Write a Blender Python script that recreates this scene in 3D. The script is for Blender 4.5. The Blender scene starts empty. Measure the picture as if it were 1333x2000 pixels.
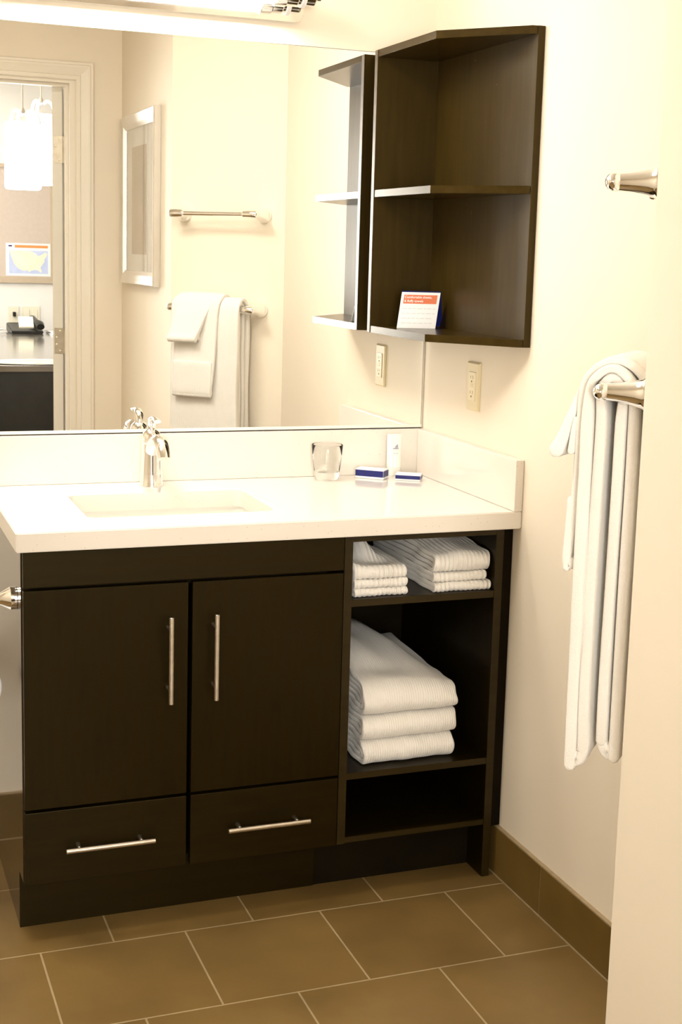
import bpy, bmesh, math, random
from mathutils import Vector, Matrix
random.seed(4)
SC = bpy.context.scene
COL = SC.collection
PI = math.pi

# ------------------------------------------------------------------ camera, exposure, world
SC.view_settings.view_transform = 'Standard'
SC.view_settings.look = 'None'
SC.view_settings.gamma = 1.0
SC.view_settings.use_curve_mapping = False
SC.view_settings.exposure = 0.14
FPX, PPX, PPY = 2700.24, 41.15, -73.32
YAW, PITCH, ROLL = 0.37283, -0.15816, 0.03005
cd = bpy.data.cameras.new('camera'); cam = bpy.data.objects.new('camera', cd); COL.objects.link(cam)
SC.camera = cam
fw = Vector((math.sin(YAW)*math.cos(PITCH), math.cos(YAW)*math.cos(PITCH), math.sin(PITCH)))
r0 = Vector((math.cos(YAW), -math.sin(YAW), 0)); u0 = r0.cross(fw)
rr = math.cos(ROLL)*r0 + math.sin(ROLL)*u0
uu = -math.sin(ROLL)*r0 + math.cos(ROLL)*u0
M = Matrix.Identity(4)
for i in range(3):
    M[i][0] = rr[i]; M[i][1] = uu[i]; M[i][2] = -fw[i]
M.translation = Vector((-1.4275, -3.23647, 1.41486))
cam.matrix_world = M
cd.sensor_fit = 'VERTICAL'; cd.sensor_height = 36.0; cd.sensor_width = 24.0
cd.lens = FPX*36.0/2000.0
cd.shift_x = -PPX/2000.0; cd.shift_y = PPY/2000.0
cd.clip_start = 0.02

W = bpy.data.worlds.new('world'); SC.world = W; W.use_nodes = True
W.node_tree.nodes['Background'].inputs[0].default_value = (1.0, 0.93, 0.80, 1)
W.node_tree.nodes['Background'].inputs[1].default_value = 0.02

def area(name, loc, size, power, color, rot=(0, 0, 0), sy=None):
    l = bpy.data.lights.new(name, 'AREA'); l.energy = power; l.color = color
    l.shape = 'RECTANGLE' if sy else 'SQUARE'; l.size = size
    if sy: l.size_y = sy
    o = bpy.data.objects.new(name, l); COL.objects.link(o); o.location = loc; o.rotation_euler = rot
    return o
TUBE_STRENGTH = 43
PENDANT_STRENGTH = 12
area('bathroom_fill', (-1.25, -0.60, 2.42), 0.5, 24, (1.0, 0.95, 0.87))  # unseen fill lamp, added to lift the whole bathroom
area('bedroom_fill', (-1.0, -4.9, 2.42), 1.2, 11, (1.0, 0.99, 0.98))  # added overhead fill that brightens the far room, no fixture modelled
area('entry_fill', (-1.35, -3.7, 2.38), 0.5, 13, (1.0, 0.97, 0.91))  # invented lamp beyond the doorway, fills cabinet fronts and towels
area('far_wall_fill', (-1.75, -5.95, 1.45), 1.1, 138, (1.0, 0.97, 0.92), (math.radians(90), 0, 0), 1.5)  # no window here: added area light filling low walls and towels

# ------------------------------------------------------------------ materials
def mat(name, color, rough=0.5, metal=0.0, coat=0.0, spec=0.5, sheen=0.0, emit=None, estr=0.0, trans=0.0, ior=1.45):
    m = bpy.data.materials.new(name); m.use_nodes = True
    b = m.node_tree.nodes['Principled BSDF']
    b.inputs['Base Color'].default_value = (*color, 1)
    b.inputs['Roughness'].default_value = rough
    b.inputs['Metallic'].default_value = metal
    b.inputs['Coat Weight'].default_value = coat
    b.inputs['Coat Roughness'].default_value = 0.12
    b.inputs['Specular IOR Level'].default_value = spec
    b.inputs['Sheen Weight'].default_value = sheen
    b.inputs['Transmission Weight'].default_value = trans
    b.inputs['IOR'].default_value = ior
    if emit:
        b.inputs['Emission Color'].default_value = (*emit, 1)
        b.inputs['Emission Strength'].default_value = estr
    return m
def nt(m): return m.node_tree.nodes, m.node_tree.links, m.node_tree.nodes['Principled BSDF']
def noise_color(m, c1, c2, scale=4, detail=3, stretch=(1, 1, 1), lo=0.35, hi=0.65, bump=0.0, bscale=None):
    n, l, b = nt(m)
    tc = n.new('ShaderNodeTexCoord'); mp = n.new('ShaderNodeMapping'); mp.inputs['Scale'].default_value = stretch
    nz = n.new('ShaderNodeTexNoise'); nz.inputs['Scale'].default_value = scale; nz.inputs['Detail'].default_value = detail
    cr = n.new('ShaderNodeValToRGB'); cr.color_ramp.elements[0].position = lo; cr.color_ramp.elements[1].position = hi
    cr.color_ramp.elements[0].color = (*c1, 1); cr.color_ramp.elements[1].color = (*c2, 1)
    l.new(tc.outputs['Object'], mp.inputs[0]); l.new(mp.outputs[0], nz.inputs['Vector'])
    l.new(nz.outputs[0], cr.inputs[0]); l.new(cr.outputs[0], b.inputs['Base Color'])
    if bump:
        n2 = n.new('ShaderNodeTexNoise'); n2.inputs['Scale'].default_value = bscale or 200
        bp = n.new('ShaderNodeBump'); bp.inputs['Strength'].default_value = bump; bp.inputs['Distance'].default_value = 0.001
        l.new(mp.outputs[0], n2.inputs['Vector']); l.new(n2.outputs[0], bp.inputs['Height']); l.new(bp.outputs[0], b.inputs['Normal'])
    return m
PAINT = noise_color(mat('wall_paint', (0.82, 0.70, 0.48), 0.7), (0.848, 0.763, 0.625), (0.858, 0.773, 0.637), 3, 2, bump=0.06, bscale=260)
PAINT_BED = noise_color(mat('bedroom_paint', (0.8, 0.77, 0.70), 0.8), (0.80, 0.79, 0.77), (0.82, 0.81, 0.79), 3)
CEIL = noise_color(mat('ceiling_paint', (0.85, 0.80, 0.70), 0.9), (0.84, 0.79, 0.69), (0.86, 0.81, 0.71), 5)
TRIMW = noise_color(mat('painted_trim', (0.80, 0.72, 0.58), 0.4), (0.845, 0.785, 0.67), (0.86, 0.80, 0.69), 6)
DOORP = noise_color(mat('door_paint', (0.66, 0.60, 0.50), 0.45), (0.78, 0.74, 0.65), (0.80, 0.76, 0.67), 6)
CARPET = noise_color(mat('carpet', (0.2, 0.15, 0.1), 0.95), (0.18, 0.13, 0.08), (0.24, 0.18, 0.12), 60, bump=0.4, bscale=500)

def wood(name, c1, c2, axis='Z', rough=0.32, coat=0.35):
    m = mat(name, c1, rough, coat=coat)
    st = {'Z': (14, 14, 1.2), 'X': (1.2, 14, 14), 'Y': (14, 1.2, 14)}[axis]
    noise_color(m, c1, c2, 5, 5, st, 0.3, 0.7)
    n, l, b = nt(m)
    b.inputs['Coat Roughness'].default_value = 0.14
    return m
D1, D2 = (0.0062, 0.0034, 0.0001), (0.0100, 0.0056, 0.0003)
WOODV = wood('espresso_wood_vertical', D1, D2, 'Z', 0.34, 0.0)
WOODH = wood('espresso_wood_horizontal', D1, D2, 'X', 0.38, 0.0)
SHTINT = (1.0, 0.85, 0.55, 1)
for _m in (WOODV, WOODH): nt(_m)[2].inputs['Specular IOR Level'].default_value = 0.30; nt(_m)[2].inputs['Specular Tint'].default_value = (1.0, 0.82, 0.45, 1)
SH1, SH2 = (0.024, 0.0138, 0.0012), (0.037, 0.0215, 0.003)
SHELFV = wood('espresso_shelf_panel', SH1, SH2, 'Z', 0.40, 0.0)
SHELFH = wood('espresso_shelf_board', SH1, SH2, 'Y', 0.24, 0.0)
for _m in (SHELFV, SHELFH): nt(_m)[2].inputs['Specular Tint'].default_value = SHTINT; nt(_m)[2].inputs['Specular IOR Level'].default_value = 0.30
EDGE = noise_color(mat('wood_edge_banding', (0.09, 0.065, 0.04), 0.4, coat=0.2), (0.075, 0.055, 0.032), (0.11, 0.08, 0.05), 30)
DARKIN = noise_color(mat('cabinet_interior', (0.01, 0.007, 0.003), 0.5), (0.006, 0.0036, 0.0006), (0.009, 0.0055, 0.001), 8)
nt(DARKIN)[2].inputs['Specular IOR Level'].default_value = 0.1; nt(DARKIN)[2].inputs['Roughness'].default_value = 0.8
WOODE = wood('espresso_wood_edge', (0.020, 0.012, 0.0016), (0.028, 0.0175, 0.003), 'X', 0.4, 0.0)
nt(WOODE)[2].inputs['Specular IOR Level'].default_value = 0.25
SIDEP = wood('glossy_side_panel', (0.02, 0.012, 0.005), (0.03, 0.02, 0.008), 'Z', 0.12, 1.0)
nt(SIDEP)[2].inputs['Coat Roughness'].default_value = 0.07; nt(SIDEP)[2].inputs['Coat Weight'].default_value = 0.12; nt(SIDEP)[2].inputs['Specular Tint'].default_value = (1.0, 0.8, 0.5, 1)

# quartz with specks
def quartz():
    m = mat('speckled_quartz', (0.84, 0.78, 0.66), 0.12, coat=0.3)
    n, l, b = nt(m)
    tc = n.new('ShaderNodeTexCoord')
    v = n.new('ShaderNodeTexVoronoi'); v.inputs['Scale'].default_value = 130; v.feature = 'F1'
    l.new(tc.outputs['Object'], v.inputs['Vector'])
    cr = n.new('ShaderNodeValToRGB'); cr.color_ramp.elements[0].position = 0.10; cr.color_ramp.elements[1].position = 0.17
    cr.color_ramp.elements[0].color = (1, 1, 1, 1); cr.color_ramp.elements[1].color = (0, 0, 0, 1)
    l.new(v.outputs['Distance'], cr.inputs[0])
    sep = n.new('ShaderNodeSeparateColor'); l.new(v.outputs['Color'], sep.inputs[0])
    gt = n.new('ShaderNodeMath'); gt.operation = 'GREATER_THAN'; gt.inputs[1].default_value = 0.72; l.new(sep.outputs[0], gt.inputs[0])
    mu = n.new('ShaderNodeMath'); mu.operation = 'MULTIPLY'; l.new(cr.outputs[0], mu.inputs[0]); l.new(gt.outputs[0], mu.inputs[1])
    mx = n.new('ShaderNodeMix'); mx.data_type = 'RGBA'; l.new(mu.outputs[0], mx.inputs[0])
    mx.inputs[6].default_value = (0.78, 0.72, 0.64, 1); mx.inputs[7].default_value = (0.60, 0.51, 0.36, 1)
    l.new(mx.outputs[2], b.inputs['Base Color'])
    return m
QUARTZ = quartz()
PORC = noise_color(mat('white_porcelain', (0.82, 0.80, 0.74), 0.08, coat=0.5), (0.81, 0.79, 0.73), (0.83, 0.81, 0.75), 4)
CHROME = noise_color(mat('polished_chrome', (0.88, 0.87, 0.85), 0.06, 1.0), (0.92, 0.92, 0.92), (0.94, 0.94, 0.94), 8)
NICKEL = noise_color(mat('brushed_nickel', (0.72, 0.66, 0.57), 0.30, 1.0), (0.66, 0.60, 0.51), (0.76, 0.70, 0.60), 60, 3, (1, 1, 1))
NICKEL_D = noise_color(mat('nickel_post', (0.40, 0.36, 0.30), 0.35, 1.0), (0.38, 0.34, 0.28), (0.42, 0.38, 0.32), 30)
STEELH = noise_color(mat('hinge_steel', (0.50, 0.45, 0.36), 0.4, 0.8), (0.47, 0.42, 0.33), (0.54, 0.49, 0.40), 40)
STEELS = noise_color(mat('screw_steel', (0.8, 0.75, 0.62), 0.4, 0.6), (0.78, 0.73, 0.6), (0.82, 0.77, 0.64), 40)
MIRR = mat('mirror_silver', (0.95, 0.955, 0.94), 0.0, 1.0)
MIRE = mat('mirror_edge', (0.25, 0.24, 0.18), 0.2, 0.3)
IVORY = noise_color(mat('ivory_plastic', (0.74, 0.64, 0.40), 0.35), (0.73, 0.63, 0.39), (0.75, 0.65, 0.42), 12)
IVORY2 = noise_color(mat('ivory_device', (0.80, 0.70, 0.46), 0.3), (0.79, 0.69, 0.45), (0.81, 0.71, 0.48), 12)
PALEP = noise_color(mat('pale_plate', (0.78, 0.75, 0.62), 0.35), (0.77, 0.74, 0.61), (0.79, 0.76, 0.63), 12)
SLOT = mat('outlet_slot', (0.16, 0.11, 0.03), 0.6)
WHITE = noise_color(mat('white_card', (0.88, 0.87, 0.86), 0.4), (0.87, 0.86, 0.85), (0.89, 0.88, 0.87), 20)
PAPER = noise_color(mat('white_paper', (0.82, 0.80, 0.78), 0.8), (0.81, 0.79, 0.77), (0.83, 0.81, 0.79), 20)
NAVY = noise_color(mat('navy_blue_print', (0.012, 0.018, 0.13), 0.3), (0.010, 0.015, 0.12), (0.014, 0.02, 0.15), 30)
ORANGE = noise_color(mat('orange_print', (0.72, 0.17, 0.07), 0.5), (0.70, 0.16, 0.06), (0.74, 0.19, 0.08), 20)
INK = mat('grey_ink', (0.62, 0.60, 0.60), 0.6)
BLACK = noise_color(mat('black_plastic', (0.012, 0.011, 0.010), 0.35), (0.010, 0.009, 0.008), (0.015, 0.014, 0.012), 20)
GLASS = mat('clear_glass', (0.995, 1.0, 0.985), 0.0, trans=1.0, ior=1.22)
PICGLASS = mat('picture_glass', (1, 1, 1), 0.0, trans=1.0, ior=1.2)
SILVER = noise_color(mat('silver_frame', (0.78, 0.76, 0.72), 0.22, 0.9), (0.74, 0.72, 0.68), (0.80, 0.78, 0.75), 6, 2)
RED = mat('red_dot', (0.6, 0.03, 0.02), 0.3); BLUE = mat('blue_dot', (0.03, 0.06, 0.5), 0.3)
def lampmat(name, col, s):
    m = mat(name, (0.9, 0.9, 0.88), 0.3, emit=col, estr=s); return m
TUBE = lampmat('lit_white_glass', (1.0, 0.955, 0.905), TUBE_STRENGTH)
PEND = lampmat('lit_pendant_glass', (1.0, 0.97, 0.90), PENDANT_STRENGTH)

def towel_mat(name, axis, period, strength):
    m = mat(name, (0.80, 0.765, 0.70), 0.95, sheen=0.3, spec=0.1)
    n, l, b = nt(m)
    tc = n.new('ShaderNodeTexCoord'); sp = n.new('ShaderNodeSeparateXYZ'); l.new(tc.outputs['UV'], sp.inputs[0])
    nz = n.new('ShaderNodeTexNoise'); nz.inputs['Scale'].default_value = 420; nz.inputs['Detail'].default_value = 3
    l.new(tc.outputs['Object'], nz.inputs['Vector'])
    mu = n.new('ShaderNodeMath'); mu.operation = 'MULTIPLY'; mu.inputs[1].default_value = 2*PI/period
    l.new(sp.outputs[axis], mu.inputs[0])
    si = n.new('ShaderNodeMath'); si.operation = 'SINE'; l.new(mu.outputs[0], si.inputs[0])
    ad = n.new('ShaderNodeMath'); ad.operation = 'MULTIPLY_ADD'; l.new(si.outputs[0], ad.inputs[0]); ad.inputs[1].default_value = strength
    l.new(nz.outputs[0], ad.inputs[2])
    bp = n.new('ShaderNodeBump'); bp.inputs['Strength'].default_value = 0.7; bp.inputs['Distance'].default_value = 0.0016
    l.new(ad.outputs[0], bp.inputs['Height']); l.new(bp.outputs[0], b.inputs['Normal'])
    n2 = n.new('ShaderNodeTexNoise'); n2.inputs['Scale'].default_value = 12
    cr = n.new('ShaderNodeValToRGB'); cr.color_ramp.elements[0].color = (0.84, 0.80, 0.735, 1); cr.color_ramp.elements[1].color = (0.88, 0.845, 0.785, 1)
    l.new(tc.outputs['Object'], n2.inputs['Vector']); l.new(n2.outputs[0], cr.inputs[0]); l.new(cr.outputs[0], b.inputs['Base Color'])
    return m
TERRY = towel_mat('terry_cloth_ribbed', 0, 0.0105, 0.9)
TERRYF = towel_mat('terry_cloth_fine', 0, 0.0058, 0.32)
TERRYP = towel_mat('terry_cloth_plain', 0, 0.004, 0.12)

# floor tiles : running bond
def tile_floor():
    m = mat('floor_tile', (0.2, 0.13, 0.06), 0.38)
    n, l, b = nt(m)
    tc = n.new('ShaderNodeTexCoord'); mp = n.new('ShaderNodeMapping'); mp.inputs['Location'].default_value = (-0.1385, 0.5844, 0)
    br = n.new('ShaderNodeTexBrick'); br.offset = 0.5; br.offset_frequency = 2; br.squash = 1.0
    br.inputs['Scale'].default_value = 1.0; br.inputs['Brick Width'].default_value = 0.299; br.inputs['Row Height'].default_value = 0.3028
    br.inputs['Mortar Size'].default_value = 0.0022; br.inputs['Mortar Smooth'].default_value = 0.15; br.inputs['Bias'].default_value = 0
    l.new(tc.outputs['Object'], mp.inputs[0]); l.new(mp.outputs[0], br.inputs['Vector'])
    br.inputs['Color1'].default_value = (0.165, 0.101, 0.031, 1); br.inputs['Color2'].default_value = (0.188, 0.117, 0.037, 1)
    br.inputs['Mortar'].default_value = (0.36, 0.27, 0.15, 1)
    nz = n.new('ShaderNodeTexNoise'); nz.inputs['Scale'].default_value = 5; nz.inputs['Detail'].default_value = 6; l.new(tc.outputs['Object'], nz.inputs['Vector'])
    mr = n.new('ShaderNodeMapRange'); mr.inputs[1].default_value = 0.3; mr.inputs[2].default_value = 0.7; mr.inputs[3].default_value = 0.84; mr.inputs[4].default_value = 1.18
    l.new(nz.outputs[0], mr.inputs[0])
    mx = n.new('ShaderNodeMix'); mx.data_type = 'RGBA'; mx.blend_type = 'MULTIPLY'; mx.inputs[0].default_value = 1.0
    l.new(br.outputs['Color'], mx.inputs[6]); l.new(mr.outputs[0], mx.inputs[7]); l.new(mx.outputs[2], b.inputs['Base Color'])
    bp = n.new('ShaderNodeBump'); bp.invert = True; bp.inputs['Strength'].default_value = 0.5; bp.inputs['Distance'].default_value = 0.002
    l.new(br.outputs['Fac'], bp.inputs['Height']); l.new(bp.outputs[0], b.inputs['Normal'])
    return m
FLOOR = tile_floor()
BASET = noise_color(mat('baseboard_tile', (0.15, 0.1, 0.045), 0.4), (0.130, 0.079, 0.017), (0.168, 0.104, 0.026), 6, 5)
GROUT = noise_color(mat('grout', (0.36, 0.27, 0.15), 0.8), (0.34, 0.25, 0.14), (0.38, 0.29, 0.17), 60)

# ------------------------------------------------------------------ helpers
def obj(name, bm, m, parent=None, smooth=None, kind=None):
    me = bpy.data.meshes.new(name); bmesh.ops.recalc_face_normals(bm, faces=bm.faces); bm.to_mesh(me); bm.free()
    for k in (m if isinstance(m, (list, tuple)) else [m]): me.materials.append(k)
    if smooth is not None:
        for p in me.polygons: p.use_smooth = True
        if smooth < 3.1: me.set_sharp_from_angle(angle=smooth)
    o = bpy.data.objects.new(name, me); COL.objects.link(o)
    if parent: o.parent = parent; o.matrix_parent_inverse = Matrix.Identity(4); o.location = -parent.location if not parent.parent else (0, 0, 0)
    if kind: o['kind'] = kind
    return o
def fixloc(o):            # children are modelled in world space: undo every ancestor's offset
    pass
def thing(name, label, cat, loc=(0, 0, 0), group=None):
    o = bpy.data.objects.new(name, None); COL.objects.link(o); o.location = loc; o.empty_display_size = 0.05
    o['label'] = label; o['category'] = cat
    if group: o['group'] = group
    return o
def tag(o, label, cat, group=None):
    o['label'] = label; o['category'] = cat
    if group: o['group'] = group
    return o
def box(bm, x0, x1, y0, y1, z0, z1, bev=0.0, seg=2, mi=0):
    x0, x1 = sorted((x0, x1)); y0, y1 = sorted((y0, y1)); z0, z1 = sorted((z0, z1))
    r = bmesh.ops.create_cube(bm, size=1.0)
    vs = r['verts']
    for v in vs:
        v.co = Vector((x0 + (v.co.x+0.5)*(x1-x0), y0 + (v.co.y+0.5)*(y1-y0), z0 + (v.co.z+0.5)*(z1-z0)))
    fs = set(f for v in vs for f in v.link_faces)
    if bev:
        es = set(e for v in vs for e in v.link_edges)
        rb = bmesh.ops.bevel(bm, geom=list(es), offset=bev, segments=seg, affect='EDGES', profile=0.5)
        fs = set(rb['faces']) | set(f for f in fs if f.is_valid)
    for f in fs:
        if f.is_valid: f.material_index = mi
    return bm
def B(*a, **k): bm = bmesh.new(); box(bm, *a, **k); return bm
def prism(bm, pts, z0, z1, bev=0.0, T=None, mi=0):
    T = T or (lambda x, y, z: (x, y, z))
    a = [bm.verts.new(T(x, y, z0)) for x, y in pts]; b = [bm.verts.new(T(x, y, z1)) for x, y in pts]
    n = len(pts)
    fs = [bm.faces.new(a[::-1]), bm.faces.new(b)]
    for i in range(n): fs.append(bm.faces.new((a[i], a[(i+1) % n], b[(i+1) % n], b[i])))
    for f in fs: f.material_index = mi
    if bev:
        es = set(e for f in fs for e in f.edges)
        bmesh.ops.bevel(bm, geom=list(es), offset=bev, segments=2, affect='EDGES')
    return bm
def frame_of(d):
    d = Vector(d).normalized(); a = Vector((0, 0, 1)) if abs(d.z) < 0.9 else Vector((1, 0, 0))
    x = a.cross(d).normalized(); return x, d.cross(x), d
def lathe(bm, prof, origin, direction, seg=32, cap0=True, cap1=True, mi=0):
    """prof: list of (h, r) along direction"""
    X, Y, Z = frame_of(direction); O = Vector(origin); rings = []
    for h, r in prof:
        rings.append([bm.verts.new(O + Z*h + X*r*math.cos(2*PI*i/seg) + Y*r*math.sin(2*PI*i/seg)) for i in range(seg)])
    for a, b in zip(rings, rings[1:]):
        for i in range(seg):
            f = bm.faces.new((a[i], a[(i+1) % seg], b[(i+1) % seg], b[i])); f.material_index = mi
    if cap0: bm.faces.new(rings[0][::-1]).material_index = mi
    if cap1: bm.faces.new(rings[-1]).material_index = mi
    return bm
def tube(bm, pts, rads, seg=16, flat=None, mi=0):
    """sweep along pts; rads list or number; flat: (vector, factor) widening along vector"""
    pts = [Vector(p) for p in pts]; n = len(pts)
    if not isinstance(rads, (list, tuple)): rads = [rads]*n
    rings = []; up = None
    for i, p in enumerate(pts):
        d = (pts[min(i+1, n-1)] - pts[max(i-1, 0)]).normalized()
        if flat: X = Vector(flat[0]).normalized(); X = (X - d*X.dot(d)).normalized(); fx = flat[1]
        else:
            if up is None: up = frame_of(d)[0]
            X = (up - d*up.dot(d)).normalized(); up = X; fx = 1.0
        Y = d.cross(X)
        r = rads[i]
        fxi = fx[i] if isinstance(fx, (list, tuple)) else fx
        rings.append([bm.verts.new(p + X*r*fxi*math.cos(2*PI*k/seg) + Y*r*math.sin(2*PI*k/seg)) for k in range(seg)])
    for a, b in zip(rings, rings[1:]):
        for k in range(seg): bm.faces.new((a[k], a[(k+1) % seg], b[(k+1) % seg], b[k])).material_index = mi
    bm.faces.new(rings[0][::-1]).material_index = mi; bm.faces.new(rings[-1]).material_index = mi
    return bm
def bez(p0, p1, p2, p3, n=12):
    p0, p1, p2, p3 = map(Vector, (p0, p1, p2, p3)); o = []
    for i in range(n+1):
        t = i/n; o.append(p0*(1-t)**3 + p1*3*t*(1-t)**2 + p2*3*t*t*(1-t) + p3*t**3)
    return o
def text_mesh(name, s, size, m, parent, mw, extrude=0.0001, bold=0.0, sx=1.0):
    c = bpy.data.curves.new(name, 'FONT'); c.body = s; c.size = size; c.extrude = extrude; c.offset = bold; c.resolution_u = 3
    t = bpy.data.objects.new('text_tmp', c); COL.objects.link(t)
    dg = bpy.context.evaluated_depsgraph_get(); dg.update()
    me = bpy.data.meshes.new_from_object(t.evaluated_get(dg))
    bpy.data.objects.remove(t)
    me.transform(mw @ Matrix.Diagonal((sx, 1, 1, 1)))
    me.materials.clear(); me.materials.append(m); me.name = name
    o = bpy.data.objects.new(name, me); COL.objects.link(o)
    if parent: o.parent = parent; o.location = -world_off(parent)
    return o
def world_off(p):
    v = Vector((0, 0, 0))
    while p is not None:
        v = v + Vector(p.location); p = p.parent
    return v
def part(name, bm, m, parent, smooth=None, label=None):
    o = obj(name, bm, m, None, smooth)
    o.parent = parent; o.location = -world_off(parent)
    if label: o['label'] = label
    return o
def struct(name, bm, m, smooth=None): return obj(name, bm, m, None, smooth, 'structure')

# ------------------------------------------------------------------ setting
H = 0.8631
XE, YE = -0.3077, -1.5014      # outer corner of the jutting wall
YC = -1.1909                   # where the right wall turns diagonal
YD = -2.3555                   # door wall
CH = 2.44
XL = -2.45
struct('floor', B(XL, 0.0, YD-0.11, 0, -0.05, 0.0), FLOOR)
struct('ceiling', B(XL, 0.0, YD, 0, CH, CH+0.05), CEIL)
struct('wall_back', B(XL-0.1, 0.1, 0, 0.1, 0, CH), PAINT)
bm = bmesh.new()
prism(bm, [(0, 0), (0, YC), (XE, YE), (XE, YD), (0.1, YD), (0.1, 0)], 0, CH)
struct('wall_right', bm, PAINT)
struct('wall_left', B(XL-0.1, XL, YD, 0, 0, CH), PAINT)
XJ0, XJ1, ZJ = -1.4276, -0.5132, 2.035     # rough opening
bm = bmesh.new()
box(bm, XJ1+0.018, 0.1, YD-0.11, YD, 0, CH)
box(bm, XL-0.1, XJ0-0.018, YD-0.11, YD, 0, CH)
box(bm, XJ0-0.018, XJ1+0.018, YD-0.11, YD, ZJ+0.018, CH)
struct('wall_front', bm, PAINT)
# door lining with stop
bm = bmesh.new()
box(bm, XJ1, XJ1+0.018, YD-0.112, YD+0.001, 0, ZJ+0.018)
box(bm, XJ0-0.018, XJ0, YD-0.112, YD+0.001, 0, ZJ+0.018)
box(bm, XJ0, XJ1, YD-0.112, YD+0.001, ZJ, ZJ+0.018)
box(bm, XJ1-0.011, XJ1-0.0001, YD-0.065, YD-0.03, 0, ZJ-0.0112)
box(bm, XJ0+0.0001, XJ0+0.011, YD-0.065, YD-0.03, 0, ZJ-0.0112)
box(bm, XJ0+0.0001, XJ1-0.0001, YD-0.065, YD-0.03, ZJ-0.011, ZJ-0.0001)
struct('trim_1', bm, TRIMW)
# moulded casing on the bathroom side : mitred profile swept around the opening
def casing(name, x0, x1, zt, y, sgn):
    prof = [(0.0, 0.010), (0.004, 0.013), (0.016, 0.013), (0.019, 0.009), (0.024, 0.011), (0.048, 0.018), (0.055, 0.018), (0.058, 0.014), (0.066, 0.014), (0.070, 0.010), (0.070, 0.0), (0.0, 0.0)]
    bm = bmesh.new(); rows = []
    for (sx, z, zz) in ((1, 0, 0), (1, zt, 1), (-1, zt, 1), (-1, 0, 0)):
        bx = x1 if sx > 0 else x0
        rows.append([bm.verts.new((bx + sx*a, y + sgn*h, z + (a if zz else 0))) for a, h in prof])
    for a, b in zip(rows, rows[1:]):
        for i in range(len(prof)): bm.faces.new((a[i], a[(i+1) % len(prof)], b[(i+1) % len(prof)], b[i]))
    bm.faces.new(rows[0]); bm.faces.new(rows[-1][::-1])
    return struct(name, bm, TRIMW)
casing('trim_2', XJ0-0.012, XJ1+0.0235, ZJ+0.012, YD, 1)
casing('trim_3', XJ0-0.012, XJ1+0.0235, ZJ+0.012, YD-0.11, -1)

# tile baseboards
def base_run(name, pts, joints=None, hgt=0.1127, th=0.0107):
    """pts p0->p1 along wall foot, room side is to the left of travel"""
    p0, p1 = Vector(pts[0]).to_2d(), Vector(pts[1]).to_2d(); L = (p1-p0).length; d = (p1-p0)/L; n = Vector((-d.y, d.x))
    js = joints if joints is not None else [i*0.3 for i in range(1, int(L/0.3)+1)]
    js = [0.0] + [j for j in js if 0.01 < j < L-0.01] + [L]
    bm = bmesh.new()
    def P(t, s): q = p0 + d*t + n*s; return (q.x, q.y)
    for a, b in zip(js, js[1:]):
        prism(bm, [P(a+0.0012, 0.0), P(b-0.0012, 0.0), P(b-0.0012, th), P(a+0.0012, th)], 0.0015, hgt, 0.0008, mi=0)
    prism(bm, [P(0, 0), P(L, 0), P(L, th-0.0012), P(0, th-0.0012)], 0, hgt+0.003, mi=1)
    prism(bm, [P(0, 0), P(L, 0), P(L, th+0.0022), P(0, th+0.0022)], 0, 0.0022, mi=1)
    return struct(name, bm, [BASET, GROUT])
base_run('baseboard_right', [(0, YC), (0, -0.45)], [YC*-1 - (0.7484 + 0.3), YC*-1 - 0.7484])
base_run('baseboard_diagonal', [(XE, YE), (0, YC)])
base_run('baseboard_picture_wall', [(XE, YD), (XE, YE)])
base_run('baseboard_back', [(-1.085, 0), (XL, 0)])
base_run('baseboard_left', [(XL, 0), (XL, YD)])

# bedroom behind the doorway
YB = -6.06
struct('floor_bedroom', B(-2.6, 2.0, YB, YD-0.11, -0.05, 0), CARPET)
struct('ceiling_bedroom', B(-2.6, 2.0, YB, YD-0.11, 2.44, 2.49), CEIL)
struct('wall_bedroom_far', B(-2.7, 2.1, YB-0.1, YB, 0, 2.44), PAINT_BED)
struct('wall_bedroom_left', B(-2.7, -2.6, YB, YD-0.11, 0, 2.44), PAINT_BED)
struct('wall_bedroom_right', B(2.0, 2.1, YB, YD-0.11, 0, 2.44), PAINT_BED)
struct('wall_bedroom_near', B(0.1, 2.1, YD-0.11, YD, 0, 2.44), PAINT_BED)

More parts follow.
